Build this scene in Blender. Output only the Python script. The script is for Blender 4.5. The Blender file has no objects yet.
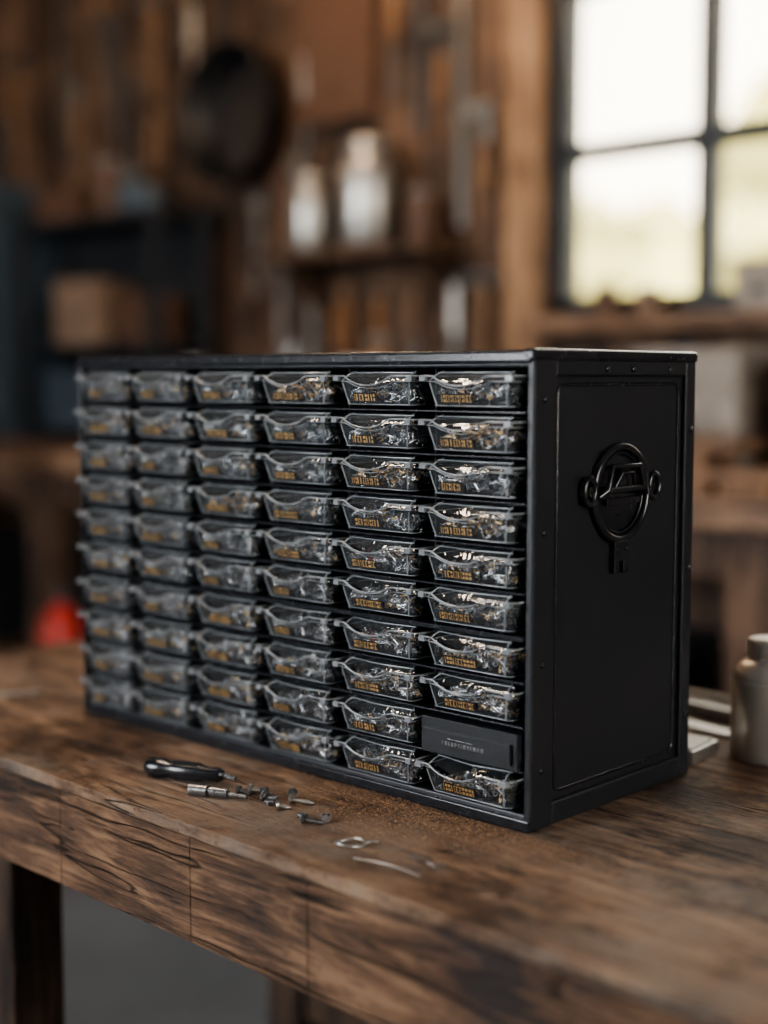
import bpy, math, random, bmesh
from mathutils import Vector, Matrix, Euler
random.seed(7)
C = bpy.context.scene.collection
TZ = 0.80      # table top height
# ------------------------------------------------------------------ mesh helper
class G:
    def __init__(s):
        s.v=[]; s.f=[]; s.m=[]; s.s=[]
    def add(s, vs, fs, m=0, sm=False):
        o=len(s.v); s.v+= [tuple(p) for p in vs]
        for f in fs:
            s.f.append([i+o for i in f]); s.m.append(m); s.s.append(sm)
    def box(s,x0,x1,y0,y1,z0,z1,m=0,M=None):
        vs=[Vector((x,y,z)) for x in (x0,x1) for y in (y0,y1) for z in (z0,z1)]
        if M: vs=[M@p for p in vs]
        s.add(vs,[(0,1,3,2),(4,6,7,5),(0,4,5,1),(2,3,7,6),(0,2,6,4),(1,5,7,3)],m)
    def tube(s,p0,p1,r0,r1=None,n=12,m=0):
        r1=r0 if r1 is None else r1
        p0=Vector(p0);p1=Vector(p1);d=(p1-p0).normalized()
        a=d.orthogonal().normalized();b=d.cross(a)
        A=[p0+(a*math.cos(t)+b*math.sin(t))*r0 for t in [2*math.pi*i/n for i in range(n)]]
        B=[p1+(a*math.cos(t)+b*math.sin(t))*r1 for t in [2*math.pi*i/n for i in range(n)]]
        s.add(A+B,[(i,(i+1)%n,n+(i+1)%n,n+i) for i in range(n)],m,True)
        s.add(A,[tuple(range(n))[::-1]],m); s.add(B,[tuple(range(n))],m)
    def lathe(s,prof,o=(0,0,0),n=32,m=0,M=None):
        vs=[]
        for r,z in prof:
            for i in range(n):
                t=2*math.pi*i/n
                p=Vector((r*math.cos(t),r*math.sin(t),z))
                if M: p=M@p
                vs.append(p+Vector(o))
        fs=[]
        for k in range(len(prof)-1):
            for i in range(n):
                j=(i+1)%n
                fs.append((k*n+i,k*n+j,(k+1)*n+j,(k+1)*n+i))
        s.add(vs,fs,m,True)
    def path(s,pts,r,n=8,m=0,closed=False):
        pts=[Vector(p) for p in pts];N=len(pts);rings=[]
        up=None
        for i,p in enumerate(pts):
            if closed: d=(pts[(i+1)%N]-pts[i-1]).normalized()
            else: d=(pts[min(i+1,N-1)]-pts[max(i-1,0)]).normalized()
            if up is None: up=d.orthogonal().normalized()
            up=(up-d*up.dot(d)).normalized(); b=d.cross(up)
            rings.append([p+(up*math.cos(2*math.pi*k/n)+b*math.sin(2*math.pi*k/n))*r for k in range(n)])
        vs=[q for R in rings for q in R];fs=[]
        for i in range(N if closed else N-1):
            j=(i+1)%N
            for k in range(n):
                l=(k+1)%n
                fs.append((i*n+k,i*n+l,j*n+l,j*n+k))
        s.add(vs,fs,m,True)
        if not closed:
            s.add(rings[0],[tuple(range(n))[::-1]],m);s.add(rings[-1],[tuple(range(n))],m)
    def prism(s,poly,fn,m=0):
        n=len(poly)
        A=[fn(a,b,0) for a,b in poly];B=[fn(a,b,1) for a,b in poly]
        s.add(A+B,[tuple(range(n))[::-1],tuple(range(n,2*n))]+[(i,(i+1)%n,n+(i+1)%n,n+i) for i in range(n)],m)
    def obj(s,name,mats,loc=(0,0,0),rot=(0,0,0),parent=None,bevel=0,seg=2):
        me=bpy.data.meshes.new(name)
        me.from_pydata(s.v,[],s.f)
        for mt in mats: me.materials.append(mt)
        me.polygons.foreach_set('material_index',s.m)
        me.polygons.foreach_set('use_smooth',s.s)
        me.update()
        ob=bpy.data.objects.new(name,me); C.objects.link(ob)
        ob.location=loc; ob.rotation_euler=rot
        if parent: ob.parent=parent
        if bevel:
            b=ob.modifiers.new('bevel','BEVEL');b.width=bevel;b.segments=seg;b.limit_method='ANGLE';b.angle_limit=math.radians(50)
        return ob
def empty(name,loc=(0,0,0),rot=(0,0,0)):
    e=bpy.data.objects.new(name,None);C.objects.link(e);e.location=loc;e.rotation_euler=rot;e.empty_display_size=.05
    return e
# ------------------------------------------------------------------ materials
def nt(name):
    m=bpy.data.materials.new(name);m.use_nodes=True
    t=m.node_tree;return m,t,t.nodes['Principled BSDF']
def N(t,k,**kw):
    n=t.nodes.new(k)
    for a,b in kw.items(): setattr(n,a,b)
    return n
def simple(name,col,rough=.5,metal=0,var=.25,scale=30,bump=.1,spec=.5):
    m,t,p=nt(name)
    tc=N(t,'ShaderNodeTexCoord');no=N(t,'ShaderNodeTexNoise');no.inputs['Scale'].default_value=scale;no.inputs['Detail'].default_value=6
    t.links.new(tc.outputs['Object'],no.inputs['Vector'])
    r=N(t,'ShaderNodeValToRGB')
    r.color_ramp.elements[0].position=.3;r.color_ramp.elements[1].position=.7
    r.color_ramp.elements[0].color=tuple(c*(1-var) for c in col)+(1,)
    r.color_ramp.elements[1].color=tuple(min(1,c*(1+var)) for c in col)+(1,)
    t.links.new(no.outputs['Fac'],r.inputs['Fac']);t.links.new(r.outputs['Color'],p.inputs['Base Color'])
    mr=N(t,'ShaderNodeMapRange');mr.inputs['To Min'].default_value=max(0,rough-.1);mr.inputs['To Max'].default_value=min(1,rough+.1)
    t.links.new(no.outputs['Fac'],mr.inputs['Value']);t.links.new(mr.outputs['Result'],p.inputs['Roughness'])
    p.inputs['Metallic'].default_value=metal;p.inputs['Specular IOR Level'].default_value=spec
    if bump:
        b=N(t,'ShaderNodeBump');b.inputs['Strength'].default_value=bump;b.inputs['Distance'].default_value=.002
        t.links.new(no.outputs['Fac'],b.inputs['Height']);t.links.new(b.outputs['Normal'],p.inputs['Normal'])
    return m
def wood(name,dark,mid,light,axis=0,rough=.5,plank=None,paxis=1,fine=1.0,bump=.6,patches=False,off=0,cracks=False,along=1.5):
    m,t,p=nt(name);L=t.links.new
    tc=N(t,'ShaderNodeTexCoord');sep=N(t,'ShaderNodeSeparateXYZ');L(tc.outputs['Object'],sep.inputs[0])
    vec=tc.outputs['Object']
    rnd=None
    if plank:
        d=N(t,'ShaderNodeMath',operation='ADD');L(sep.outputs[paxis],d.inputs[0]);d.inputs[1].default_value=off
        d2=N(t,'ShaderNodeMath',operation='DIVIDE');L(d.outputs[0],d2.inputs[0]);d2.inputs[1].default_value=plank
        fl=N(t,'ShaderNodeMath',operation='FLOOR');L(d2.outputs[0],fl.inputs[0])
        wn=N(t,'ShaderNodeTexWhiteNoise',noise_dimensions='1D');L(fl.outputs[0],wn.inputs['W'])
        rnd=wn.outputs['Value']
        va=N(t,'ShaderNodeVectorMath',operation='MULTIPLY_ADD');L(wn.outputs['Color'],va.inputs[0]);va.inputs[1].default_value=(7,7,7)
        L(tc.outputs['Object'],va.inputs[2]);vec=va.outputs[0]
    sc=[14*fine]*3;sc[axis]=along*fine
    mp=N(t,'ShaderNodeMapping');mp.inputs['Scale'].default_value=sc;L(vec,mp.inputs[0])
    n1=N(t,'ShaderNodeTexNoise');n1.inputs['Scale'].default_value=1.6;n1.inputs['Detail'].default_value=8;n1.inputs['Roughness'].default_value=.65;n1.inputs['Distortion'].default_value=1.4;L(mp.outputs[0],n1.inputs['Vector'])
    sc2=[170*fine]*3;sc2[axis]=along*7*fine
    mp2=N(t,'ShaderNodeMapping');mp2.inputs['Scale'].default_value=sc2;L(vec,mp2.inputs[0])
    n2=N(t,'ShaderNodeTexNoise');n2.inputs['Scale'].default_value=1.0;n2.inputs['Detail'].default_value=5;n2.inputs['Roughness'].default_value=.7;L(mp2.outputs[0],n2.inputs['Vector'])
    n3=N(t,'ShaderNodeTexNoise');n3.inputs['Scale'].default_value=6;n3.inputs['Detail'].default_value=9;n3.inputs['Roughness'].default_value=.7;L(tc.outputs['Object'],n3.inputs['Vector'])
    a=N(t,'ShaderNodeMath',operation='MULTIPLY_ADD');L(n2.outputs['Fac'],a.inputs[0]);a.inputs[1].default_value=.55;L(n1.outputs['Fac'],a.inputs[2])
    a2=N(t,'ShaderNodeMath',operation='MULTIPLY_ADD');L(n3.outputs['Fac'],a2.inputs[0]);a2.inputs[1].default_value=.75;L(a.outputs[0],a2.inputs[2])
    last=a2.outputs[0]
    if rnd:
        a3=N(t,'ShaderNodeMath',operation='MULTIPLY_ADD');L(rnd,a3.inputs[0]);a3.inputs[1].default_value=.12;L(last,a3.inputs[2]);last=a3.outputs[0]
    s=N(t,'ShaderNodeMath',operation='SUBTRACT');L(last,s.inputs[0]);s.inputs[1].default_value=.65+(.06 if rnd else 0)
    r=N(t,'ShaderNodeValToRGB');L(s.outputs[0],r.inputs['Fac'])
    e=r.color_ramp.elements;e[0].position=.34;e[0].color=dark+(1,);e[1].position=.70;e[1].color=light+(1,)
    k=e.new(.5);k.color=mid+(1,)
    col=r.outputs['Color'];height=a.outputs[0]
    if cracks:
        sc3=[26]*3;sc3[axis]=2.0
        mp3=N(t,'ShaderNodeMapping');mp3.inputs['Scale'].default_value=sc3;L(vec,mp3.inputs[0])
        n5=N(t,'ShaderNodeTexNoise');n5.inputs['Scale'].default_value=1;n5.inputs['Detail'].default_value=3;n5.inputs['Roughness'].default_value=.55;L(mp3.outputs[0],n5.inputs['Vector'])
        sb=N(t,'ShaderNodeMath',operation='SUBTRACT');L(n5.outputs['Fac'],sb.inputs[0]);sb.inputs[1].default_value=.5
        ab=N(t,'ShaderNodeMath',operation='ABSOLUTE');L(sb.outputs[0],ab.inputs[0])
        wd=N(t,'ShaderNodeMapRange');wd.inputs['From Min'].default_value=.44;wd.inputs['From Max'].default_value=.66;wd.inputs['To Min'].default_value=.0005;wd.inputs['To Max'].default_value=.030;L(n3.outputs['Fac'],wd.inputs['Value'])
        dv=N(t,'ShaderNodeMath',operation='DIVIDE');L(ab.outputs[0],dv.inputs[0]);L(wd.outputs[0],dv.inputs[1]);dv.use_clamp=True
        mr2=N(t,'ShaderNodeMapRange');mr2.inputs['To Min'].default_value=.12;L(dv.outputs[0],mr2.inputs['Value'])
        mc=N(t,'ShaderNodeMixRGB',blend_type='MULTIPLY');mc.inputs['Fac'].default_value=1;L(col,mc.inputs[1]);L(mr2.outputs[0],mc.inputs[2]);col=mc.outputs[0]
        hh=N(t,'ShaderNodeMath',operation='MULTIPLY_ADD');L(dv.outputs[0],hh.inputs[0]);hh.inputs[1].default_value=.8;L(height,hh.inputs[2]);height=hh.outputs[0]
    if patches:
        n4=N(t,'ShaderNodeTexNoise');n4.inputs['Scale'].default_value=4.2;n4.inputs['Detail'].default_value=12;n4.inputs['Roughness'].default_value=.8;L(tc.outputs['Object'],n4.inputs['Vector'])
        r4=N(t,'ShaderNodeValToRGB');r4.color_ramp.elements[0].position=.48;r4.color_ramp.elements[0].color=(0,0,0,1);r4.color_ramp.elements[1].position=.64;r4.color_ramp.elements[1].color=(.75,.75,.75,1)
        L(n4.outputs['Fac'],r4.inputs['Fac'])
        mx=N(t,'ShaderNodeMixRGB');L(r4.outputs['Color'],mx.inputs['Fac']);L(col,mx.inputs[1]);mx.inputs[2].default_value=(.29,.23,.185,1);col=mx.outputs[0]
        r5=N(t,'ShaderNodeValToRGB');r5.color_ramp.elements[0].position=.36;r5.color_ramp.elements[0].color=(.25,.21,.19,1);r5.color_ramp.elements[1].position=.48;r5.color_ramp.elements[1].color=(1,1,1,1)
        L(n4.outputs['Fac'],r5.inputs['Fac'])
        mm=N(t,'ShaderNodeMixRGB',blend_type='MULTIPLY');mm.inputs['Fac'].default_value=1;L(col,mm.inputs[1]);L(r5.outputs['Color'],mm.inputs[2]);col=mm.outputs[0]
        vo=N(t,'ShaderNodeTexVoronoi');vo.inputs['Scale'].default_value=75;L(tc.outputs['Object'],vo.inputs['Vector'])
        rv=N(t,'ShaderNodeValToRGB');rv.color_ramp.elements[0].position=.05;rv.color_ramp.elements[0].color=(.25,.22,.2,1);rv.color_ramp.elements[1].position=.16;rv.color_ramp.elements[1].color=(1,1,1,1);L(vo.outputs['Distance'],rv.inputs['Fac'])
        mv=N(t,'ShaderNodeMixRGB',blend_type='MULTIPLY');mv.inputs['Fac'].default_value=.8;L(col,mv.inputs[1]);L(rv.outputs['Color'],mv.inputs[2]);col=mv.outputs[0]
        h2=N(t,'ShaderNodeMath',operation='MULTIPLY_ADD');L(n4.outputs['Fac'],h2.inputs[0]);h2.inputs[1].default_value=1.6;L(height,h2.inputs[2]);height=h2.outputs[0]
    L(col,p.inputs['Base Color'])
    mr=N(t,'ShaderNodeMapRange');mr.inputs['From Min'].default_value=.3;mr.inputs['From Max'].default_value=.7;mr.inputs['To Min'].default_value=rough-.16;mr.inputs['To Max'].default_value=rough+.24
    L(n3.outputs['Fac'],mr.inputs['Value']);L(mr.outputs[0],p.inputs['Roughness'])
    b=N(t,'ShaderNodeBump');b.inputs['Strength'].default_value=bump;b.inputs['Distance'].default_value=.003
    L(height,b.inputs['Height']);L(b.outputs[0],p.inputs['Normal'])
    p.inputs['Specular IOR Level'].default_value=.4
    return m
def plastic_clear(name,tint,haze):
    m,t,p=nt(name);L=t.links.new
    out=t.nodes['Material Output']
    tc=N(t,'ShaderNodeTexCoord');no=N(t,'ShaderNodeTexNoise');no.inputs['Scale'].default_value=110;no.inputs['Detail'].default_value=2;L(tc.outputs['Object'],no.inputs['Vector'])
    b=N(t,'ShaderNodeBump');b.inputs['Strength'].default_value=.5;b.inputs['Distance'].default_value=.003;L(no.outputs['Fac'],b.inputs['Height'])
    tr=N(t,'ShaderNodeBsdfTransparent');tr.inputs[0].default_value=tint+(1,)
    p.inputs['Base Color'].default_value=(.24,.26,.28,1);p.inputs['Roughness'].default_value=.08;p.inputs['Specular IOR Level'].default_value=1.0
    L(b.outputs[0],p.inputs['Normal'])
    lw=N(t,'ShaderNodeLayerWeight');lw.inputs['Blend'].default_value=.30;L(b.outputs[0],lw.inputs['Normal'])
    pw=N(t,'ShaderNodeMath',operation='POWER');L(lw.outputs['Facing'],pw.inputs[0]);pw.inputs[1].default_value=1.6
    ma=N(t,'ShaderNodeMath',operation='MULTIPLY_ADD');L(pw.outputs[0],ma.inputs[0]);ma.inputs[1].default_value=.6;ma.inputs[2].default_value=haze
    ma.use_clamp=True
    mx=N(t,'ShaderNodeMixShader');L(ma.outputs[0],mx.inputs[0]);L(tr.outputs[0],mx.inputs[1]);L(p.outputs[0],mx.inputs[2])
    gl=N(t,'ShaderNodeBsdfGlossy');gl.inputs['Roughness'].default_value=.05;L(b.outputs[0],gl.inputs['Normal'])
    mx2=N(t,'ShaderNodeMixShader');mx2.inputs[0].default_value=.08;L(mx.outputs[0],mx2.inputs[1]);L(gl.outputs[0],mx2.inputs[2])
    L(mx2.outputs[0],out.inputs[0])
    return m
def emis(name,col,st):
    m,t,p=nt(name);p.inputs['Base Color'].default_value=col+(1,);p.inputs['Emission Color'].default_value=col+(1,);p.inputs['Emission Strength'].default_value=st
    return m
M_top=wood('bench_wood_top',(.036,.019,.012),(.15,.084,.050),(.36,.235,.15),0,.54,.152,1,1.0,1.0,True,off=-.727,cracks=True,along=3.0)
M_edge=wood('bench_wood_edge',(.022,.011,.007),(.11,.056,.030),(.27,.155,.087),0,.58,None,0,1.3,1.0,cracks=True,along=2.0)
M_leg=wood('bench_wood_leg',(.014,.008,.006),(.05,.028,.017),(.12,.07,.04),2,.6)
M_wallw=wood('wall_wood',(.024,.014,.010),(.088,.052,.034),(.19,.115,.075),2,.6,.16,0,.7,.6)
M_wallside=wood('wall_wood_side',(.03,.016,.009),(.10,.052,.03),(.2,.11,.06),2,.6,.16,1,.7,.6)
M_trim=wood('trim_wood',(.14,.08,.045),(.31,.185,.105),(.46,.29,.175),2,.5)
M_ceil=wood('ceiling_wood',(.02,.01,.006),(.06,.03,.017),(.12,.065,.035),0,.7,.2,1,.7)
M_bb=wood('back_bench_wood',(.05,.028,.018),(.17,.10,.062),(.32,.20,.13),0,.5)
M_handlew=wood('tool_handle_wood',(.10,.05,.028),(.26,.145,.08),(.42,.25,.14),2,.45,fine=3)
M_black=simple('black_coated_steel',(.015,.017,.0215),.40,.0,.2,120,.02,.6)
M_blackg=simple('black_gloss_trim',(.014,.0155,.0195),.24,0,.15,160,0,.7)
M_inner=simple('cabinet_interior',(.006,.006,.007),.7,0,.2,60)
M_plast=[plastic_clear('clear_drawer_plastic',(.90,.915,.93),.055),plastic_clear('smoky_drawer_plastic',(.82,.84,.86),.10)]
M_rim=simple('drawer_rim_plastic',(.24,.26,.28),.12,0,.3,60,.1,1.0)
M_gold=simple('gold_lettering',(.58,.37,.16),.4,.3,.25,400,0)
M_label=simple('label_card_black',(.012,.012,.014),.45)
M_steel=simple('zinc_screws',(.78,.78,.78),.22,.8,.3,300)
M_brass=simple('brass_screws',(.66,.45,.23),.28,.8,.3,300)
M_dsteel=simple('dark_steel',(.22,.22,.225),.3,.8,.3,200)
M_red=simple('red_plastic',(.42,.03,.02),.45)
M_metal=simple('brushed_steel',(.45,.44,.42),.33,.85,.15,60)
M_can=simple('aluminium_can',(.62,.60,.57),.34,.65,.04,8,0)
M_iron=simple('cast_iron',(.012,.012,.014),.5,.3,.3,40)
M_frame=simple('window_frame_paint',(.022,.029,.036),.45,0,.3,20)
M_concrete=simple('concrete_floor',(.13,.15,.17),.55,0,.35,2.5,.3)
M_card=simple('cardboard',(.20,.135,.095),.8,0,.15,12)
M_white=simple('white_enamel',(.58,.55,.50),.4,0,.1,10)
M_bluegrey=simple('blue_grey_steel',(.06,.085,.11),.45,.2,.3,10)
M_dark=simple('dark_paint',(.017,.020,.025),.5,0,.3,10)
M_rope=simple('rope_fibre',(.35,.24,.13),.85,0,.3,150)
M_orange=simple('orange_paint',(.42,.19,.07),.5)
M_leather=simple('leather',(.10,.052,.032),.55,0,.35,20)
M_dust=simple('sawdust_flecks',(.34,.21,.125),.9,0,.3,300)
M_leaf=simple('foliage',(.46,.43,.20),.8,0,.5,1.5)
M_grass=simple('grass',(.42,.42,.2),.9,0,.3,4)
M_paper=simple('paper_stack',(.30,.265,.235),.7)
M_glass,t,p=nt('window_glass');out=t.nodes['Material Output'];tr=N(t,'ShaderNodeBsdfTransparent');gl=N(t,'ShaderNodeBsdfGlossy');gl.inputs['Roughness'].default_value=.02
fr=N(t,'ShaderNodeFresnel');mx=N(t,'ShaderNodeMixShader');t.links.new(fr.outputs[0],mx.inputs[0]);t.links.new(tr.outputs[0],mx.inputs[1]);t.links.new(gl.outputs[0],mx.inputs[2]);t.links.new(mx.outputs[0],out.inputs[0])
# ------------------------------------------------------------------ room
XL,XR,YF,YB,ZC=-6.6,2.6,-2.8,2.90,3.0
g=G();g.box(XL-.2,XR+.2,YF-.2,YB+.2,-.1,0);g.obj('floor',[M_concrete])
g=G();g.box(XL-.2,XR+.2,YF-.2,YB+.2,ZC,ZC+.1);g.obj('ceiling',[M_ceil])
g=G()
for i in range(7):
    x=-6+i*1.3;g.box(x-.06,x+.06,YF+.01,YB-.01,ZC-.16,ZC)
g.obj('trim_ceiling_beams',[M_ceil],bevel=.006)
WX0,WX1,WZ0,WZ1=-2.27,-.53,1.33,2.53
def wallboards(g,a0,a1,z0,z1,fn):
    n=max(1,round((a1-a0)/.16));w=(a1-a0)/n
    for i in range(n): fn(a0+i*w+.002,a0+(i+1)*w-.002,z0,z1)
g=G()
f=lambda a,b,z0,z1:g.box(a,b,YB,YB+.03,z0,z1)
parts=((XL,WX0,0,ZC),(WX0,WX1,0,WZ0),(WX0,WX1,WZ1,ZC),(WX1,XR,0,ZC))
for q_ in parts: wallboards(g,*q_,f)
for a,b,z0,z1 in parts: g.box(a,b,YB+.03,YB+.1,z0,z1)
g.obj('wall_back',[M_wallw])
g=G();g.box(XL-.1,XL,YF,YB,0,ZC);g.obj('wall_left',[M_wallside])
UY0,UY1,UZ0,UZ1=-.6,1.8,1.0,2.5
g=G()
for a,b,z0,z1 in((YF,UY0,0,ZC),(UY0,UY1,0,UZ0),(UY0,UY1,UZ1,ZC),(UY1,YB,0,ZC)): g.box(XR,XR+.1,a,b,z0,z1)
g.obj('wall_right',[M_wallside])
VX0,VX1,VZ0,VZ1=-3.6,-1.4,1.0,2.6
g=G()
for a,b,z0,z1 in((XL,VX0,0,ZC),(VX0,VX1,0,VZ0),(VX0,VX1,VZ1,ZC),(VX1,XR,0,ZC)): g.box(a,b,YF-.1,YF,z0,z1)
g.obj('wall_front',[M_wallw])
def window(name,w,z0,z1,nx,nz,loc,rz=0,bar=.026):
    g=G();fw=.045;x0=0;x1=w;y=0
    g.box(x0,x0+fw,y-.03,y+.03,z0,z1);g.box(x1-fw,x1,y-.03,y+.03,z0,z1);g.box(x0,x1,y-.03,y+.03,z0,z0+fw);g.box(x0,x1,y-.03,y+.03,z1-fw,z1)
    for i in range(1,nx):
        x=x0+(x1-x0)*i/nx;g.box(x-bar,x+bar,y-.024,y+.024,z0,z1)
    for i in range(1,nz):
        z=z0+(z1-z0)*i/nz;g.box(x0,x1,y-.022,y+.022,z-.023,z+.023)
    g.box(x0+.01,x1-.01,y-.003,y+.003,z0+.01,z1-.01,1)
    return g.obj(name,[M_frame,M_glass],loc,(0,0,rz),bevel=.003)
window('window_1',WX1-WX0,WZ0,WZ1,4,3,(WX0,YB+.03,0))
window('fill_window_2',VX1-VX0,VZ0,VZ1,4,3,(VX0,YF-.04,0))  # made-up window out of view, added to house the cool front fill
window('fill_window_3',UY1-UY0,UZ0,UZ1,4,3,(XR+.04,UY0,0),math.pi/2)  # made-up window out of view, added to house the side-panel fill
g=G();g.box(WX0-.135,WX0-.012,YB-.035,YB-.001,.97,ZC-.17);g.box(WX1+.012,WX1+.12,YB-.035,YB-.001,.97,ZC-.17);g.box(WX0-.012,WX1+.012,YB-.035,YB-.001,WZ1+.012,WZ1+.12)
g.obj('trim_window_casing',[M_trim],bevel=.004)
g=G();g.box(WX0-.012,WX1+.012,YB-.13,YB-.001,WZ0-.045,WZ0-.006);g.obj('trim_window_sill',[M_bb],bevel=.004)
g=G()
for x in(-4.55,-5.62): g.box(x-.05,x+.05,YB-.055,YB-.001,0.0,ZC-.17)
g.obj('trim_wall_posts',[M_wallw],bevel=.004)
# ------------------------------------------------------------------ outside
g=G();g.box(-40,20,3.3,60,-.3,-.2);g.box(-30,20,-30,-3.3,-.3,-.2);g.obj('ground',[M_grass])
def tree(name,x,y,h,r,seed,nb=26):
    rr=random.Random(seed);e=empty(name,(x,y,-.2))
    g=G();g.tube((0,0,0),(0,0,h*.6),.14,.09,10,0);g.obj('trunk',[M_leg],parent=e)
    bm=bmesh.new()
    for i in range(nb):
        M=Matrix.Translation((rr.uniform(-r,r),rr.uniform(-r,r),h*.5+rr.uniform(-h*.42,h*.45)))
        k=bmesh.ops.create_icosphere(bm,subdivisions=2,radius=rr.uniform(.35,.8)*r*.5,matrix=M)
        for v in k['verts']: v.co+=Vector((rr.uniform(-1,1),rr.uniform(-1,1),rr.uniform(-1,1)))*.12
    me=bpy.data.meshes.new('crown');bm.to_mesh(me);bm.free();me.materials.append(M_leaf)
    o=bpy.data.objects.new('crown',me);C.objects.link(o);o.parent=e
for i,(x,y,h,r) in enumerate([(-13.2,11,6.0,1.5),(-10.9,12.5,3.0,1.7),(-9.2,13.5,3.0,1.7),(-7.4,12.5,3.2,1.7),(-8.4,15.5,3.4,1.8),(-5.9,12,5.2,1.4),(-3.4,11,4.4,1.6),(-15.5,14,5.4,2.0)]):
    tree('tree' if i==0 else 'tree.%03d'%i,x,y,h,r,i,36)
# ------------------------------------------------------------------ main workbench
wb=empty('wooden_workbench',(0,0,0))
X0,X1,Y0,Y1=-1.75,.75,.727,1.486
g=G();n=5;w=(Y1-Y0)/n
for i in range(n):
    g.box(X0,X1,Y0+i*w+(0 if i==0 else .0005),Y0+(i+1)*w-.0005,TZ-.012,TZ)
top=g.obj('top_planks',[M_top],parent=wb,bevel=.0018,seg=3)
g=G()
cuts=[X0,-1.44,-1.152,-.952,-.803,-.45,-.1,.3,X1]
for a,b in zip(cuts[:-1],cuts[1:]): g.box(a+.0003,b-.0003,Y0+.0003,Y0+.045,TZ-.104,TZ-.0121)
g.box(X0+.001,X1-.001,Y1-.045,Y1-.001,TZ-.104,TZ-.0121)
g.box(X0+.001,X0+.045,Y0+.046,Y1-.046,TZ-.104,TZ-.0121);g.box(X1-.045,X1-.001,Y0+.046,Y1-.046,TZ-.104,TZ-.0121)
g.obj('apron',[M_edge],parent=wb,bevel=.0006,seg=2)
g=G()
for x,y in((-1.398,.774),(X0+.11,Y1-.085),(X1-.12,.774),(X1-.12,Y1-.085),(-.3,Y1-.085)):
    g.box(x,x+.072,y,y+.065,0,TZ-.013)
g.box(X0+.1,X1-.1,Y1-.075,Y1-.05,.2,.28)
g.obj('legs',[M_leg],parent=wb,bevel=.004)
# ------------------------------------------------------------------ drawer cabinet
W,D,H=.628,.246,.40
cab=empty('small_parts_drawer_cabinet',(-.731,.9125,TZ),(0,0,math.radians(1.4)))
g=G()
g.box(-W,0,0,D,H-.014,H-.001);g.box(-W,0,0,D,0,.014)
g.box(-W,-W+.004,0,D,.0135,H-.0135)
g.box(-.008,-.004,.002,D-.002,.0135,H-.0135)
g.box(-W+.004,-.008,D-.006,D-.001,.014,H-.014)
g.obj('shell',[M_black],parent=cab,bevel=.003,seg=3)
g=G()
g.box(-.0065,.0015,-.002,.029,.0,H)
g.box(-.0035,.001,D-.017,D,.0,H)
g.box(-.0035,.001,.0285,D-.0165,H-.021,H)
g.box(-.0035,.001,.0285,D-.0165,0,.020)
g.obj('side_frame',[M_black],parent=cab,bevel=.0022,seg=3)
g=G()
a,b,c,d=.036,D-.024,.027,H-.028
r=.008;pts=[]
for cy,cz,s in((b-r,d-r,0),(a+r,d-r,90),(a+r,c+r,180),(b-r,c+r,270)):
    for k in range(5):
        th=math.radians(s+k*22.5);pts.append((-.0037,cy+r*math.cos(th),cz+r*math.sin(th)))
g.path(pts,.0017,8,0,True)
g.obj('side_panel_bead',[M_blackg],parent=cab)
g=G()
g.box(-W-.003,-.0005,-.004,.010,H-.011,H+.0005);g.box(-.010,.0026,-.004,D+.001,H-.009,H+.0015)
g.box(-W-.003,-.011,D-.008,D+.001,H-.009,H+.0008);g.box(-W-.003,-W+.006,.0105,D-.0085,H-.009,H+.0008)
g.obj('top_lip',[M_blackg],parent=cab,bevel=.003,seg=3)
g=G();g.box(-W-.002,.001,-.004,.008,.0,.010);g.box(-W-.002,-W+.003,-.003,.010,.010,H-.0115)
g.obj('front_frame',[M_blackg],parent=cab,bevel=.0012,seg=3)
g=G()
RX=Matrix.Rotation(math.pi/2,3,'Y')
for y,z in [(.012,.36),(.012,.25),(.012,.14),(.012,.05),(D-.008,.33),(D-.008,.2),(D-.008,.06),(.10,H-.015),(.14,H-.015),(.2,H-.015)]:
    g.lathe([(.0028,-.0005),(.0026,.0010),(.0014,.0018),(.0001,.0019)],(.0013,y,z),12,0,RX)
g.obj('rivets',[M_blackg],parent=cab)
ZB,ZT=.0125,.3865;RP=(ZT-ZB)/10
CX0,CX1=-W+.0045,-.0068
wid=[.0905,.0995,.1025,.1045,.1045,.1085];tw=sum(wid);wid=[q_*(CX1-CX0)/tw for q_ in wid]
cx=[CX0]
for q_ in wid: cx.append(cx[-1]+q_)
CP=(CX1-CX0)/6
g=G()
for r_ in range(1,10):
    z=ZB+r_*RP;th=.0020 if r_!=4 else .0042
    g.box(CX0,CX1,-.002 if r_!=4 else -.004,D-.007,z-th/2,z+th/2)
g.obj('shelves',[M_blackg],parent=cab,bevel=.0006,seg=2)
g=G()
for x in cx[1:-1]:
    g.box(x-.001,x+.001,.012,D-.007,.0145,H-.0145)
g.obj('dividers',[M_inner],parent=cab)
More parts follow.
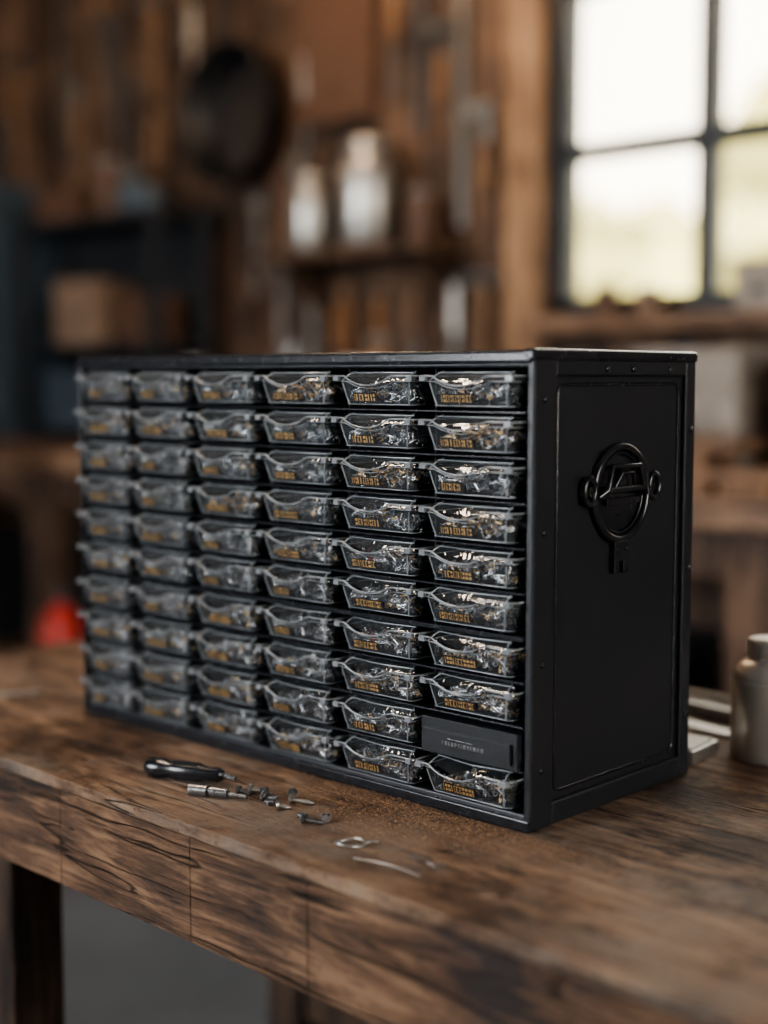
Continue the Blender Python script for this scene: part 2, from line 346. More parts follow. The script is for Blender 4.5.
# side handle
g=G();cy,cz=.126,.277
def circ(r,x,ax=1.0,n=40,cy=cy,cz=cz): return [(x,cy+r*math.cos(2*math.pi*i/n),cz+ax*r*math.sin(2*math.pi*i/n)) for i in range(n)]
g.path(circ(.041,.000),.0036,10,0,True)
g.path(circ(.035,-.001),.0014,8,0,True)
g.lathe([(.0001,.0012),(.034,.0012),(.035,-.002)],(-.004,cy,cz),40,0,RX)
for sg in(-1,1):
    y=cy+sg*.050
    g.path([(.002,y+.008*math.cos(2*math.pi*k/16),cz+.004+.011*math.sin(2*math.pi*k/16)) for k in range(16)],.0028,8,0,True)
    g.box(-.004,.0025,min(y,y-sg*.012),max(y,y-sg*.012),cz-.001,cz+.008)
tr_=[(-.036,-.002),(-.028,.004),(-.022,.024),(.020,.024),(.028,.004),(.036,-.002)]
g.path([(.006 if abs(a_)<.035 else .002,cy+a_,cz+b_) for a_,b_ in tr_],.0028,8)
g.path([(.006,cy-.028,cz+.004),(.006,cy+.028,cz+.004)],.0026,8)
g.box(-.004,.0035,cy-.026,cy+.026,cz-.010,cz-.004);g.box(-.004,.003,cy-.005,cy+.005,cz+.004,cz+.022)
g.path([(.004,cy-.016,cz+.005),(.007,cy-.008,cz+.018),(.007,cy+.008,cz+.018),(.004,cy+.016,cz+.005)],.0018,8)
g.prism([(-.011,-.040),(.011,-.040),(.011,-.071),(.003,-.071),(.003,-.060),(-.003,-.060),(-.003,-.071),(-.011,-.071)],lambda a,b,k:(-.004+k*.006,cy+a,cz+b))
for a_ in(-.007,.007): g.lathe([(.0001,.0015),(.0018,.0013),(.002,0)],(.002,cy+a_,cz-.050),12,0,RX)
g.obj('side_handle',[M_blackg],parent=cab,bevel=.0007,seg=2)
# ---- drawer meshes
DW=CP-.0045
def loop(w,yf,yb,z,r,dip=0.0,n=18):
    pts=[]
    for i in range(n+1):
        u=-1+2*i/n;x=u*(w/2-r)
        ux=(x+.006)/.026
        dz=-dip*max(0,1-ux*ux)**.8 if abs(ux)<1 else 0
        pts.append(Vector((x,yf,z+dz)))
    for k in range(1,5):
        a=math.radians(-90+k*22.5);pts.append(Vector((w/2-r+r*math.cos(a),yf+r+r*math.sin(a),z)))
    for k in range(0,3): pts.append(Vector((w/2,yf+r+(yb-yf-r)*(k+1)/3,z)))
    for k in range(0,3): pts.append(Vector((-w/2,yb-(yb-yf-r)*(k)/3,z)))
    for k in range(0,4):
        a=math.radians(180+k*22.5);pts.append(Vector((-w/2+r+r*math.cos(a),yf+r+r*math.sin(a),z)))
    return pts
LEV=[(DW-.022,-.001,.085,.0018,.004,0),(DW-.018,-.005,.087,.0034,.005,0),(DW-.014,-.0070,.09,.012,.006,0),(DW-.011,-.0095,.09,.0205,.006,.003),
     (DW-.009,-.0105,.09,.0228,.006,.006),(DW-.001,-.0142,.09,.0252,.007,.0075),(DW,-.0148,.09,.0272,.007,.0078)]
def front_y(z):
    for k in range(len(LEV)-1):
        z0,z1=LEV[k][3],LEV[k+1][3]
        if z<=z1: 
            u=max(0,(z-z0)/(z1-z0));return LEV[k][1]+(LEV[k+1][1]-LEV[k][1])*u
    return LEV[-1][1]
def drawer_mesh(seed):
    rr=random.Random(seed);g=G()
    Ls=[loop(w,yf,yb,z,r,dp) for w,yf,yb,z,r,dp in LEV];n=len(Ls[0])
    vs=[p for l in Ls for p in l];fs=[]
    for k in range(len(Ls)-1):
        for i in range(n):
            j=(i+1)%n;fs.append((k*n+i,k*n+j,(k+1)*n+j,(k+1)*n+i))
    fs.append(tuple(range(n))[::-1])
    g.add(vs,fs,0,True)
    g.path(Ls[-1],.0008,6,1,True)
    g.path(Ls[4],.0005,6,1,True)
    g.path(Ls[1],.0005,6,1,True)  # paler bead stands in for the lit highlight along the bottom edge
    hood=[]
    for (w,y,z) in((DW-.012,-.008,.0235),(DW-.022,-.002,.0300),(DW-.030,.008,.0315)):
        hood.append([Vector((-w/2+w*i/10,y+.002*math.cos(i/10*6.28),z-(.004*max(0,1-((i-4.3)/2.6)**2) if z<.029 else 0))) for i in range(11)])
    vs=[p for l in hood for p in l];fs=[(k*11+i,k*11+i+1,(k+1)*11+i+1,(k+1)*11+i) for k in range(2) for i in range(10)]
    g.add(vs,fs,0,True)
    g.path(hood[1],.0006,5,1);
    for s in(-1,1):
        x=s*(DW/2-.009)
        g.path([(x,-.0105,.0228),(x-s*.003,-.005,.028),(x-s*.005,.004,.0315)],.0007,5,1)
        g.box(min(x,x+s*.006),max(x,x+s*.006),-.0155,-.012,.0232,.0272,1)
        g.path([(x-s*.001,-.0100,.0215),(x-s*.003,-.0078,.012),(x-s*.005,-.0055,.0035)],.0007,5,1)
    lx0=-.030+rr.uniform(-.002,.004);lx1=lx0+rr.uniform(.024,.036)
    sh=lambda z:front_y(z)-.0006
    def q(x0,x1,z0,z1,off,m):
        g.add([(x0,sh(z0)-off,z0),(x1,sh(z0)-off,z0),(x1,sh(z1)-off,z1),(x0,sh(z1)-off,z1)],[(0,1,2,3)],m)
    q(lx0,lx1,.0052,.0130,.0002,2)
    x=lx0+.002
    while x<lx1-.003:
        wd=rr.choice([.0012,.0018,.0026]);z0=.0064;z1=.0120
        k=rr.random()
        if k<.35: q(x,x+wd*.5,z0,z1,.0005,3)
        elif k<.7: q(x,x+wd,z1-.0010,z1,.0005,3);q(x,x+wd*.4,z0,z1-.0016,.0005,3);q(x,x+wd,z0,z0+.0008,.0005,3)
        else: q(x,x+wd,z0,z0+.0022,.0005,3);q(x,x+wd,z0+.0034,z1,.0005,3)
        x+=wd+.0009
    kind=seed%6
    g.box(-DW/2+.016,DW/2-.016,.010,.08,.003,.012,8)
    for i in range(130):
        L_=rr.uniform(.004,.012);x=rr.uniform(-DW/2+.014,DW/2-.014)
        z=rr.uniform(.0045,.016)+.008*math.exp(-((x-.012*math.sin(seed))/.025)**2)*rr.random()
        yf=front_y(z-.003)+.0035
        y=yf+abs(rr.gauss(0,.012))
        d=Vector((rr.uniform(-1,1),rr.uniform(-.5,.5),rr.uniform(-.5,.5))).normalized()*L_/2
        if x+abs(d.x)>DW/2-.012 or x-abs(d.x)<-DW/2+.012: d.x*=.1
        if y-abs(d.y)<yf: d.y*=.15
        if z-abs(d.z)<.0035: d.z*=.1
        c0=Vector((x,y,z))
        u=rr.random()
        if kind==2: k=5 if u<.35 else 4 if u<.7 else 6
        elif kind==4: k=6 if u<.5 else 4
        else: k=4 if u<.68 else 6 if u<.9 else 5
        if seed==3 and rr.random()<.14 and x<.005:k=7
        g.tube(c0-d,c0+d,rr.uniform(.0005,.0011),None,6,k)
        if rr.random()<.6: g.tube(c0+d,c0+d*1.14,.0021,.0018,8,k)
        elif rr.random()<.5:
            cc=c0;g.path([(cc.x+.0024*math.cos(a),cc.y+.001*math.sin(a),cc.z+.0024*math.sin(a)) for a in [k2*math.pi/4 for k2 in range(8)]],.0006,5,k,True)
    me=bpy.data.meshes.new('drawer_mesh')
    me.from_pydata(g.v,[],g.f)
    for mt in [M_plast[seed%2],M_rim,M_label,M_gold,M_steel,M_brass,M_dsteel,M_red,M_inner]: me.materials.append(mt)
    me.polygons.foreach_set('material_index',g.m);me.polygons.foreach_set('use_smooth',g.s);me.update()
    return me
DM=[drawer_mesh(i) for i in range(10)]
rr=random.Random(11)
for r_ in range(10):
    for c_ in range(6):
        if r_==8 and c_==5: continue
        k=rr.randrange(10)
        if (r_,c_) in((4,4),(6,4)):k=3
        elif k==3:k=4
        x=(cx[c_]+cx[c_+1])/2;z=ZB+(9-r_)*RP+.0012+(.0012 if (9-r_)==4 else 0)
        sx=(wid[c_]-.0035)/DW
        o=bpy.data.objects.new('drawer_r%d_c%d'%(r_+1,c_+1),DM[k]);C.objects.link(o);o.parent=cab
        o.location=(x,rr.uniform(-.0015,.0015),z);o.scale=(sx,1,1.06)
        if r_==9 and c_==5: o.scale=(sx*1.01,1.35,1.12)
g=G();x=(cx[5]+cx[6])/2;z=ZB+RP;hw=wid[5]/2-.002
g.box(x-hw,x+hw,-.008,.1,z+.002,z+.033)
g.box(x-hw+.004,x+hw-.005,-.0115,-.008,z+.006,z+.024)
rr=random.Random(3);xx=x-.026
while xx<x+.018:
    w_=rr.uniform(.0015,.0035);g.box(xx,xx+w_,-.0120,-.0114,z+.012,z+.0155,1);xx+=w_+.0012
g.box(x-.020,x+.008,-.0120,-.0114,z+.0175,z+.0182,1)
g.obj('black_drawer',[M_black,M_dsteel],parent=cab,bevel=.0012)
# ------------------------------------------------------------------ things on the workbench
def seg_obj(name,p0,p1,fn,mats,z=0,bevel=0):
    p0=Vector(p0);p1=Vector(p1);L_=(p1-p0).length;a=math.atan2(p1.y-p0.y,p1.x-p0.x)
    g=G();fn(g,L_);return g.obj(name,mats,(p0.x,p0.y,TZ+z),(0,0,a),bevel=bevel)
RXX=Matrix.Rotation(math.pi/2,3,'Y')
def f_driver(g,L_):
    r=.0092
    g.lathe([(.0001,0),(.006,.001),(r,.006),(r,.02),(r*.82,.026),(r*.95,.034),(r*.95,.058),(r*.7,.066),(r*.75,L_-.006),(.004,L_),(.0001,L_)],(0,0,r),20,0,RXX)
    for k in range(6):
        a=k*math.pi/3;g.box(.034,.058,r*.9*math.cos(a)-.0012,r*.9*math.cos(a)+.0012,r+r*.9*math.sin(a)-.0008,r+r*.9*math.sin(a)+.0008,0)
    g.tube((L_,0,r),(L_+.012,0,r*.75),.0030,.0028,12,1)
seg_obj('screwdriver',(-1.10,.79),(-1.022,.822),f_driver,[M_blackg,M_dsteel])
def f_bit(g,L_):
    g.tube((0,0,.0055),(.018,0,.0055),.0055,.0055,14,0);g.tube((.018,0,.0055),(.021,0,.0055),.0036,.0036,12,0)
    g.tube((.021,0,.0055),(.038,0,.0055),.0052,.0046,8,0);g.tube((.038,0,.0045),(L_+.002,0,.004),.0028,.0024,6,0)
    for i in range(6): g.path([(.002+i*.0026,.0056*math.cos(t_*.785),.0055+.0056*math.sin(t_*.785)) for t_ in range(8)],.0004,4,0,True)
seg_obj('socket_bit_holder',(-1.019,.780),(-.969,.803),f_bit,[M_dsteel])
def f_screw(g,L_,r=.0018):
    g.tube((0,0,.0045),(.0025,0,.0045),.0045,.0038,14,0)
    g.tube((.0025,0,.0041),(L_-.004,0,.0022),r,r,8,0);g.tube((L_-.004,0,.0022),(L_,0,.0018),r,.0003,8,0)
    k=int((L_-.006)/.0016)
    for i in range(k):
        x=.0035+i*.0016;zc=.0041-.0019*(x/L_);g.path([(x,(r+.0003)*math.cos(t_*.785),zc+(r+.0003)*math.sin(t_*.785)) for t_ in range(8)],.0003,4,0,True)
sc=[((-.985,.822),(-.965,.832)),((-.969,.826),(-.958,.812)),((-.949,.842),(-.935,.828)),((-.935,.826),(-.915,.838)),((-.885,.796),(-.868,.806)),((-.872,.812),(-.886,.818)),((-.93,.806),(-.921,.815)),((-.99,.812),(-.978,.818))]
for i,(a,b) in enumerate(sc): seg_obj('wood_screw' if i==0 else 'wood_screw.%03d'%i,a,b,f_screw,[M_dsteel if i%3 else M_metal])
g=G()
for x,y in((-.946,.812),(-.896,.806),(-.953,.822)):
    g.prism([(x+.005*math.cos(k*math.pi/3),y+.005*math.sin(k*math.pi/3)) for k in range(6)],lambda a,b,k:(a,b,TZ+.0002+k*.004))
g.obj('hex_nuts',[M_dsteel],bevel=.0006)
def f_ring(g,L_):
    g.path([(.012*math.cos(t_*math.pi/12),.009*math.sin(t_*math.pi/12),.0022+.001*math.sin(t_*math.pi/6)) for t_ in range(24)],.0013,8,0,True)
    g.path([(.011,0,.0018),(.017,.003,.002),(.023,.001,.002)],.0012,8)
seg_obj('steel_split_ring',(-.815,.785),(-.80,.80),f_ring,[M_metal])
def f_wire(g,L_):
    g.path([(i*.006,.003*math.sin(i*.35),.0006) for i in range(12)],.0004,6)
seg_obj('bent_wire',(-.79,.765),(-.74,.772),f_wire,[M_metal])
seg_obj('bent_wire.001',(-.765,.800),(-.72,.792),lambda g,L_:g.path([(0,0,.001),(.02,.002,.001),(.034,.001,.001),(.040,.006,.001),(.036,.011,.001),(.03,.010,.001)],.0006,6),[M_dsteel])
seg_obj('wood_chip',(-.665,.772),(-.655,.78),lambda g,L_:g.prism([(0,-.003),(.012,-.004),(.015,.002),(.006,.005),(0,.003)],lambda a,b,k:(a,b,.0002+k*.0014)),[M_card])
seg_obj('steel_rod',(-1.53,.795),(-1.487,.9176),lambda g,L_:(g.box(0,L_,-.005,.005,0,.003)),[M_metal],bevel=.0008)
g=G();rr=random.Random(5)
def fleck(x,y,s):
    a=rr.uniform(0,6.28);dx,dy=math.cos(a)*s,math.sin(a)*s;z=TZ+rr.uniform(.0002,.0008)
    g.add([(x-dx,y-dy,z),(x+dy*.6,y-dx*.6,z+s*.8),(x+dx,y+dy,z),(x-dy*.6,y+dx*.6,z+s*.2)],[(0,1,2,3)],0)
for i in range(7500):
    x=rr.gauss(-.80,.085);y=.905-abs(rr.gauss(0,.045))
    if y<Y0+.008: continue
    fleck(x,y,rr.uniform(.0003,.0011))
for i in range(2000):
    fleck(rr.uniform(-1.3,-.35),rr.uniform(Y0+.01,.90),rr.uniform(.0003,.0009))
g.obj('sawdust',[M_dust])
g=G()
g.lathe([(.0001,0),(.036,0),(.0388,.003),(.0388,.078)],(0,0,0),48,0)
g.lathe([(.0388,.078),(.0386,.082),(.0375,.087),(.035,.091),(.031,.095),(.027,.098),(.0225,.100),(.0225,.103)],(0,0,0),48,0)
g.lathe([(.0225,.103),(.0240,.104),(.0240,.117),(.0232,.119),(.022,.120),(.0001,.120)],(0,0,0),48,0)
g.path([(.0390*math.cos(t_*math.pi/24),.0390*math.sin(t_*math.pi/24),.079) for t_ in range(48)],.0007,6,0,True)
for z in(.107,.111,.115): g.path([(.0241*math.cos(t_*math.pi/16),.0241*math.sin(t_*math.pi/16),z) for t_ in range(32)],.0006,6,0,True)
g.obj('metal_canister',[M_can],(-.712,1.268,TZ))
g=G();g.box(-.14,.06,-.03,.03,0,.004);g.box(-.14,.06,-.03,-.027,.004,.012);g.box(-.14,.06,.027,.03,.004,.012);g.box(.057,.06,-.027,.027,.004,.012)
g.obj('steel_parts_tray',[M_metal],(-.850,1.40,TZ),(0,0,math.radians(-6)),bevel=.0008)
g=G();g.box(-.10,.035,-.03,.03,0,.013);g.box(-.096,.031,-.026,.026,.013,.016,1)
g.obj('whetstone_box',[M_metal,M_white],(-.788,1.212,TZ),(0,0,math.radians(8)),bevel=.0012)
g=G();g.box(-.1,.13,-.012,.012,0,.003);g.obj('steel_ruler',[M_metal],(-.85,1.325,TZ),(0,0,math.radians(-8)))
# ------------------------------------------------------------------ back bench
bb=empty('long_wall_bench')
g=G();g.box(-6.2,.6,2.27,2.84,.90,.96);g.obj('top',[M_bb],parent=bb,bevel=.006)
g=G()
for x in(-6.0,-5.0,-3.80,-2.6,-1.4,-.2,.45):
    g.box(x,x+.10,2.31,2.41,0,.90);g.box(x,x+.10,2.74,2.82,0,.90)
g.box(-6.0,.5,2.33,2.37,.80,.90);g.box(-6.05,.5,2.34,2.82,.28,.31)
g.obj('legs_and_shelf',[M_wallw],parent=bb,bevel=.005)
BT=.961
def boxobj(name,x,y,z,sx,sy,sz,mat,rz=0,bevel=.004,lid=True):
    g=G();g.box(-sx/2,sx/2,-sy/2,sy/2,0,sz,0)
    if lid: g.box(-sx/2-.004,sx/2+.004,-sy/2-.004,sy/2+.004,sz*.78,sz+.004,0);g.box(-.02,.02,-sy/2-.006,-sy/2,sz*.3,sz*.5,1)
    return g.obj(name,[mat,M_dark],(x,y,z),(0,0,math.radians(rz)),bevel=bevel)
def jar(name,x,y,z,r,h,mat,cap=None):
    g=G();g.lathe([(.0001,0),(r*.92,0),(r,h*.04),(r,h*.72),(r*.92,h*.80),(r*.7,h*.86),(r*.7,h*.88)],(0,0,0),28,0)
    g.lathe([(r*.75,h*.87),(r*.78,h*.88),(r*.78,h*.99),(r*.72,h),(.0001,h)],(0,0,0),28,1)
    return g.obj(name,[mat,cap or M_dsteel],(x,y,z))
g=G()
RX0,RX1=-4.30,-3.56
for x in(RX0,RX1):
    for y in(2.62,2.80): g.box(x-.018,x+.018,y-.018,y+.018,BT,1.70)
for z in(1.0,1.27,1.67): g.box(RX0-.02,RX1+.02,2.60,2.82,z-.012,z+.012)
g.box(RX0-.02,RX1+.02,2.815,2.825,1.0,1.68)
g.obj('dark_shelf_rack',[M_dark],bevel=.003)
boxobj('cardboard_box',-4.0,2.70,1.283,.24,.15,.20,M_card,2);boxobj('cardboard_box.001',-3.70,2.70,1.283,.15,.14,.14,M_leather,-2)
boxobj('tool_case',-4.12,2.70,1.683,.22,.14,.10,M_leather);jar('paint_tin',-3.68,2.70,1.683,.045,.08,M_bluegrey)
boxobj('parts_box',-4.05,2.70,1.013,.3,.15,.18,M_bluegrey);boxobj('parts_box.001',-3.74,2.70,1.013,.22,.15,.14,M_dark)
jar('oil_can',-3.92,2.71,1.683,.05,.19,M_leather);jar('oil_can.001',-3.80,2.71,1.683,.04,.14,M_bluegrey)
g=G();g.box(-4.68,-4.38,2.50,2.82,BT,1.83);g.box(-4.66,-4.40,2.488,2.50,BT+.02,1.81,0);g.tube((-4.43,2.478,1.35),(-4.43,2.478,1.50),.006,None,8,1);g.obj('steel_locker',[M_bluegrey,M_metal],bevel=.004)
g=G();g.box(-3.18,-2.52,2.68,2.89,1.50,1.525)
for x in(-3.1,-2.6): g.prism([(2.89,1.50),(2.70,1.50),(2.89,1.34)],lambda a,b,k,x=x:(x+k*.02,a,b))
g.obj('wall_shelf',[M_wallw],bevel=.003)
jar('steel_milk_canister',-2.82,2.79,1.526,.085,.29,M_metal,M_metal);jar('tin_can',-3.05,2.79,1.526,.06,.22,M_metal,M_metal);jar('tin_can.001',-2.62,2.79,1.526,.045,.14,M_leather)
jar('white_jar',-2.62,2.55,BT,.06,.26,M_white,M_white)
boxobj('wooden_crate',-2.30,2.62,BT,.34,.26,.22,M_bb)
boxobj('wooden_crate.001',-2.95,2.62,BT,.3,.2,.2,M_leather)
jar('glass_bottle',-2.72,2.42,BT,.04,.3,M_dsteel);jar('storage_jar',-3.22,2.5,BT,.05,.27,M_leather);jar('storage_jar.001',-2.46,2.42,BT,.04,.22,M_card)
boxobj('cardboard_box.002',-1.95,2.64,BT,.28,.24,.24,M_card,6);boxobj('cardboard_box.003',-1.62,2.64,BT,.26,.24,.27,M_paper,-5)
boxobj('wooden_crate.002',-1.26,2.64,BT,.3,.24,.26,M_bb,3)
boxobj('storage_tin',-1.62,2.83,1.326,.12,.08,.10,M_paper);boxobj('storage_tin.001',-1.42,2.83,1.326,.16,.08,.16,M_white)
jar('spice_jar',-2.05,2.83,1.326,.03,.07,M_leather);jar('spice_jar.001',-1.93,2.83,1.326,.035,.06,M_card)
g=G();rr=random.Random(9)
for i in range(5):
    for j in range(4-i//2):
        x=-1.72+j*.12+rr.uniform(-.01,.01)+(i%2)*.05;z=.0+i*.026
        g.box(x-.055,x+.055,2.29,2.40,z,z+.024,0,)
g.obj('wood_offcuts',[M_handlew],(0,0,BT),bevel=.003)
g=G();g.lathe([(.0001,0),(.058,0),(.062,.01),(.062,.47),(.057,.51),(.040,.54),(.022,.555),(.022,.575)],(0,0,0),28,0)
g.lathe([(.024,.57),(.024,.60),(.0001,.60)],(0,0,0),20,1);g.path([(0,0,.595),(.04,0,.605),(.075,0,.60)],.007,8,1);g.path([(0,.02,.58),(.06,.05,.55),(.08,.04,.40),(.077,.02,.25)],.008,8,1)
g.obj('fire_extinguisher',[M_red,M_dark],(-3.34,2.13,0))
boxobj('tool_chest',-2.9,2.56,.312,.5,.36,.36,M_bluegrey);boxobj('wooden_chest',-1.9,2.56,.312,.6,.36,.30,M_dark);boxobj('steel_trunk',-4.4,2.56,.312,.45,.36,.34,M_dark)
boxobj('parts_crate',-.98,2.56,.312,.5,.34,.34,M_bluegrey)
# ------------------------------------------------------------------ hanging things
yw=YB-.004
g=G()
Mp=Matrix.Rotation(math.pi/2,3,'X')
g.lathe([(.0001,-.03),(.16,-.03),(.172,-.024),(.205,.07),(.212,.073),(.212,.080),(.200,.080),(.165,-.016),(.0001,-.018)],(0,-.035,0),44,0,Mp)
g.box(-.018,.018,-.108,-.092,.20,.36);g.path([(.014*math.cos(a),-.10,.372+.018*math.sin(a)) for a in [k*math.pi/6 for k in range(12)]],.005,6,0,True)
g.tube((0,-.11,.385),(0,.0,.385),.006,None,8,0)
g.obj('cast_iron_pan',[M_iron],(-3.43,yw,1.97),bevel=.002)
def tool(name,x,z,kind,s=1.0,tilt=0,mats=None):
    g=G()
    g.tube((0,.0,.0),(0,-.05,.0),.004,None,8,1)
    if kind=='hammer':
        g.tube((0,-.03,.01),(0,-.03,-.27*s),.013,.016,12,0);g.box(-.055*s,.045*s,-.045,-.015,-.005,.03,1);g.tube((.045*s,-.03,.0125),(.075*s,-.03,.0125),.019,.021,14,1);g.prism([(-.055*s,.03),(-.10*s,.018),(-.098*s,.008),(-.055*s,-.005)],lambda a,b,k:(a,-.04+k*.02,b),1)
    elif kind=='wrench':
        g.box(-.012,.012,-.032,-.024,-.24*s,-.02,1)
        g.prism([(-.024,-.01),(-.028,.02),(-.012,.035),(-.010,.012),(.010,.012),(.012,.035),(.028,.02),(.024,-.01),(.012,-.03),(-.012,-.03)],lambda a,b,k:(a,-.034+k*.012,b),1)
        g.path([(.016*math.cos(a),-.028,-.25*s+.016*math.sin(a)) for a in [k*math.pi/6 for k in range(12)]],.006,6,1,True)
    elif kind=='saw':
        g.prism([(-.05*s,-.06),(.06*s,-.06),(.02*s,-.50*s),(-.02*s,-.50*s)],lambda a,b,k:(a,-.022+k*.002,b),1)
        g.path([(-.05*s,-.022,-.06),(-.055*s,-.022,.03),(-.01,-.022,.055),(.045*s,-.022,.04),(.05*s,-.022,.0),(.02,-.022,-.02),(.055*s,-.022,-.06)],.013,10,0)
    elif kind=='chisel':
        g.tube((0,-.03,.0),(0,-.03,-.11*s),.012,.015,12,0);g.box(-.009,.009,-.033,-.027,-.24*s,-.11*s,1)
    elif kind=='pliers':
        g.path([(0,-.03,.04),(.012,-.03,.01),(.028,-.03,-.05),(.024,-.03,-.15*s)],.008,8,0);g.path([(0,-.03,.04),(-.012,-.03,.01),(-.028,-.03,-.05),(-.024,-.03,-.15*s)],.008,8,0);g.tube((0,-.042,.01),(0,-.018,.01),.016,None,14,1)
    elif kind=='clamp':
        g.box(-.012,.012,-.035,-.025,-.60*s,.03,1);g.box(-.012,.10,-.04,-.02,-.005,.025,1);g.box(-.012,.10,-.04,-.02,-.33*s,-.30*s,1);g.tube((.085,-.03,-.30*s),(.085,-.03,-.48*s),.007,None,8,1);g.tube((.085,-.03,-.40*s),(.085,-.03,-.52*s),.015,.017,12,0)
    elif kind=='rope':
        for i in range(5):
            g.path([((.06+.006*i)*math.cos(a),-.02-.008*(i%3),-.085*s+(.085+.006*i)*s*math.sin(a)) for a in [k*math.pi/14 for k in range(28)]],.008,6,0,True)
    elif kind=='brush':
        g.tube((0,-.03,0),(0,-.03,-.12*s),.009,.013,10,0);g.box(-.035,.035,-.04,-.02,-.16*s,-.12*s,1);g.prism([(-.033,-.16*s),(.033,-.16*s),(.028,-.25*s),(-.028,-.25*s)],lambda a,b,k:(a,-.038+k*.016,b),0)
    elif kind=='apron':
        g.prism([(-.07,.0),(.07,.0),(.10,-.16),(.17,-.22),(.16,-.62*s),(-.16,-.62*s),(-.17,-.22),(-.10,-.16)],lambda a,b,k:(a,-.04+k*.03,b),0)
        g.path([(-.065,-.03,-.01),(-.02,-.03,.10),(.02,-.03,.10),(.065,-.03,-.01)],.006,6,0)
        g.box(-.1,.1,-.048,-.04,-.46*s,-.32*s,0)
    m=mats or [M_handlew,M_dsteel]
    return g.obj(name,m,(x,yw,z),(0,math.radians(tilt),0),bevel=.0015)
cnt={}
def T(kind,x,z,s=1,tilt=0,mats=None):
    nm={'hammer':'hammer','wrench':'wrench','saw':'hand_saw','chisel':'chisel','pliers':'pliers','clamp':'bar_clamp','rope':'rope_coil','brush':'paint_brush','apron':'leather_apron'}[kind]
    i=cnt.get(nm,0);cnt[nm]=i+1
    tool(nm if i==0 else nm+'.%03d'%i,x,z,kind,s,tilt,mats)
MM=[M_metal,M_metal]
T('apron',-3.03,2.46,.90,0,[M_leather,M_metal])
T('clamp',-2.70,2.40,.95);T('clamp',-2.55,2.2,1.05,0,[M_handlew,M_metal])
T('hammer',-2.47,1.42,.9);T('chisel',-2.57,1.42,1.1,0,MM);T('wrench',-3.14,1.42,1.2,0,MM);T('wrench',-3.27,1.50,1.3,0,MM);T('brush',-2.86,1.40,.9,0,[M_orange,M_metal]);T('pliers',-3.0,1.40,1,0,[M_orange,M_metal]);T('chisel',-2.72,1.42,1.2)
T('hammer',-3.88,2.38,1.1);T('saw',-4.16,2.46,1.0,-6);T('clamp',-4.42,2.5,1.0);T('wrench',-4.02,2.12,1.0);T('pliers',-3.88,2.0,1.0)
T('wrench',-3.20,1.80,1.0,0,MM);T('wrench',-3.38,1.70,1.0,0,MM);T('saw',-4.9,2.2,1.2,4);T('hammer',-4.7,2.3,1.1);T('rope',-5.2,1.95,1.1,0,[M_rope,M_metal]);T('chisel',-3.74,2.46,1.1);T('chisel',-3.68,2.34,1.1,0,MM)
T('clamp',-5.40,2.4,1.0);T('apron',-5.9,2.3,1.0,0,[M_leather,M_metal]);T('wrench',-2.80,2.58,1.0,0,MM);T('chisel',-2.80,2.22,1.2);T('hammer',-3.24,2.56,1.0);T('chisel',-3.16,2.10,1.1,0,MM)
T('wrench',-.3,2.2,1.2);T('saw',0.1,2.2,1.1,5);T('hammer',.4,2.1);T('rope',.8,2.0,1.2,0,[M_rope,M_metal])
def fill_pendant(name,x,y,z,E,col,r=.15,soft=.05):  # unseen hanging lamp, added for fill
    e=empty(name,(x,y,z))
    g=G();g.lathe([(.03,.14),(.035,.10),(r,0),(r-.004,0),(.030,.095)],(0,0,0),32,0);g.tube((0,0,.13),(0,0,ZC-z),.004,None,8,0);g.lathe([(.0001,.02),(.02,.03),(.03,.05),(.025,.075),(.012,.1)],(0,0,0),20,1)
    g.obj('shade',[M_iron,emis('fill_lamp_bulb',(1,.62,.3),6)],parent=e)
    l=bpy.data.lights.new('fill_bulb_light','POINT');l.energy=E;l.color=col;l.shadow_soft_size=soft
    o=bpy.data.objects.new('fill_bulb_light',l);C.objects.link(o);o.parent=e;o.location=(0,0,-.02-soft)
fill_pendant('fill_pendant_lamp',-2.62,2.25,2.55,22,(1,.70,.45))  # added above the view to put warm light on the back wall
fill_pendant('fill_pendant_lamp.001',-4.6,1.7,2.5,11,(1,.68,.44))  # added above the view as further back-wall fill
fill_pendant('fill_pendant_lamp.002',-1.55,.62,2.15,24,(1,.78,.58),.2,.10)  # added above the view to warm the bench top and drawer fronts
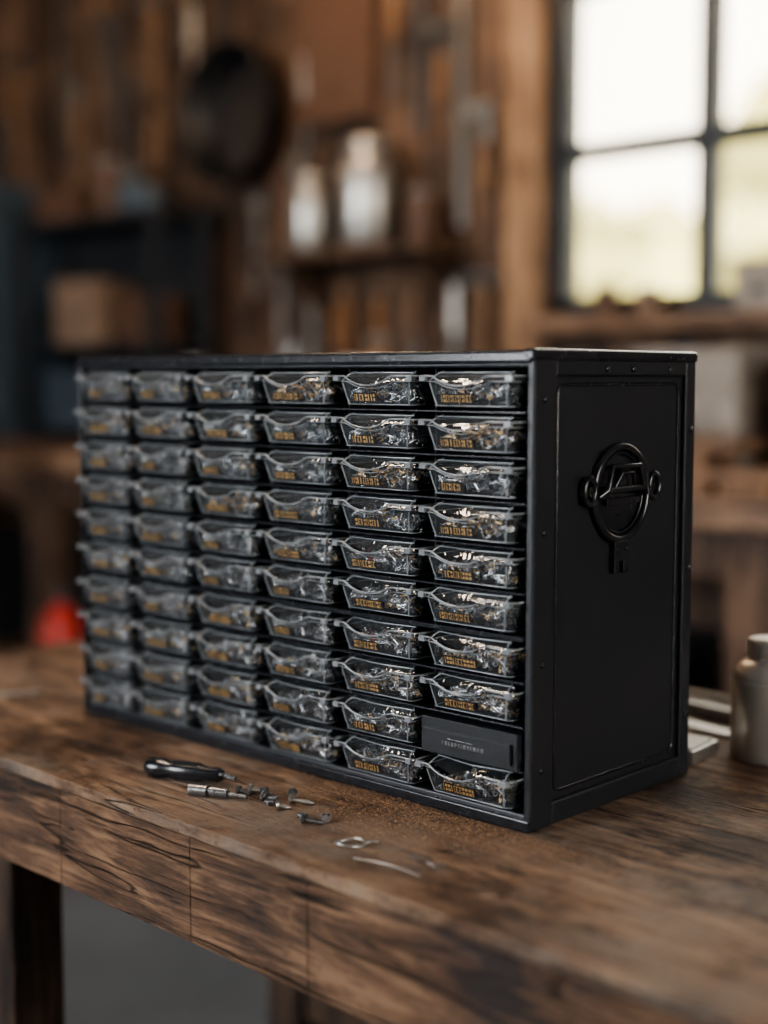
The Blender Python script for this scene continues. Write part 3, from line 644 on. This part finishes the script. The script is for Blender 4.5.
# ------------------------------------------------------------------ lights
def area(name,loc,target,sx,sy,E,col,portal=False):
    l=bpy.data.lights.new(name,'AREA');l.shape='RECTANGLE';l.size=sx;l.size_y=sy;l.energy=E;l.color=col
    if portal:l.cycles.is_portal=True
    o=bpy.data.objects.new(name,l);C.objects.link(o);o.location=loc
    o.rotation_euler=(Vector(target)-Vector(loc)).to_track_quat('-Z','Z').to_euler();return o
area('fill_window_2_light',((VX0+VX1)/2,YF+.05,1.85),(-1.1,1.0,1.0),2.0,1.4,120,(.80,.89,1.0))  # added cool fill for the drawer fronts
area('fill_window_3_light',(XR-.05,(UY0+UY1)/2,1.75),(-.7,1.0,.9),2.2,1.3,36,(.80,.88,1.0))  # added cool fill for the cabinet's side panel
area('window_1_portal',((WX0+WX1)/2,YB+.09,(WZ0+WZ1)/2),((WX0+WX1)/2,0,(WZ0+WZ1)/2),WX1-WX0,WZ1-WZ0,1,(1,1,1),True)
s=bpy.data.lights.new('sun','SUN');s.energy=4.5;s.color=(1,.9,.7);s.angle=.02
o=bpy.data.objects.new('sun',s);C.objects.link(o);o.rotation_euler=(math.radians(38),0,math.radians(-30));o.location=(0,-5,10)
w=bpy.data.worlds.new('sky');bpy.context.scene.world=w;w.use_nodes=True;t=w.node_tree;bg=t.nodes['Background']
tc=N(t,'ShaderNodeTexCoord');sp=N(t,'ShaderNodeSeparateXYZ');t.links.new(tc.outputs['Generated'],sp.inputs[0])
r=N(t,'ShaderNodeValToRGB');t.links.new(sp.outputs[2],r.inputs['Fac']);r.color_ramp.elements[0].color=(1,.88,.66,1);r.color_ramp.elements[1].position=.6;r.color_ramp.elements[1].color=(1,.95,.88,1)
t.links.new(r.outputs['Color'],bg.inputs[0]);bg.inputs[1].default_value=7.0
# ------------------------------------------------------------------ camera
cd=bpy.data.cameras.new('camera');cam=bpy.data.objects.new('camera',cd);C.objects.link(cam)
cam.location=(0,0,TZ+.379);cam.rotation_euler=(math.radians(90-5.42),0,math.radians(44.68))
cd.sensor_fit='VERTICAL';cd.sensor_height=36;cd.sensor_width=27;cd.lens=50.34;cd.clip_start=.05
cd.dof.use_dof=True;cd.dof.focus_distance=1.26;cd.dof.aperture_fstop=1.45
bpy.context.scene.camera=cam
bpy.context.scene.view_settings.view_transform='AgX'
bpy.context.scene.view_settings.look='AgX - Medium High Contrast'
bpy.context.scene.view_settings.exposure=0.25
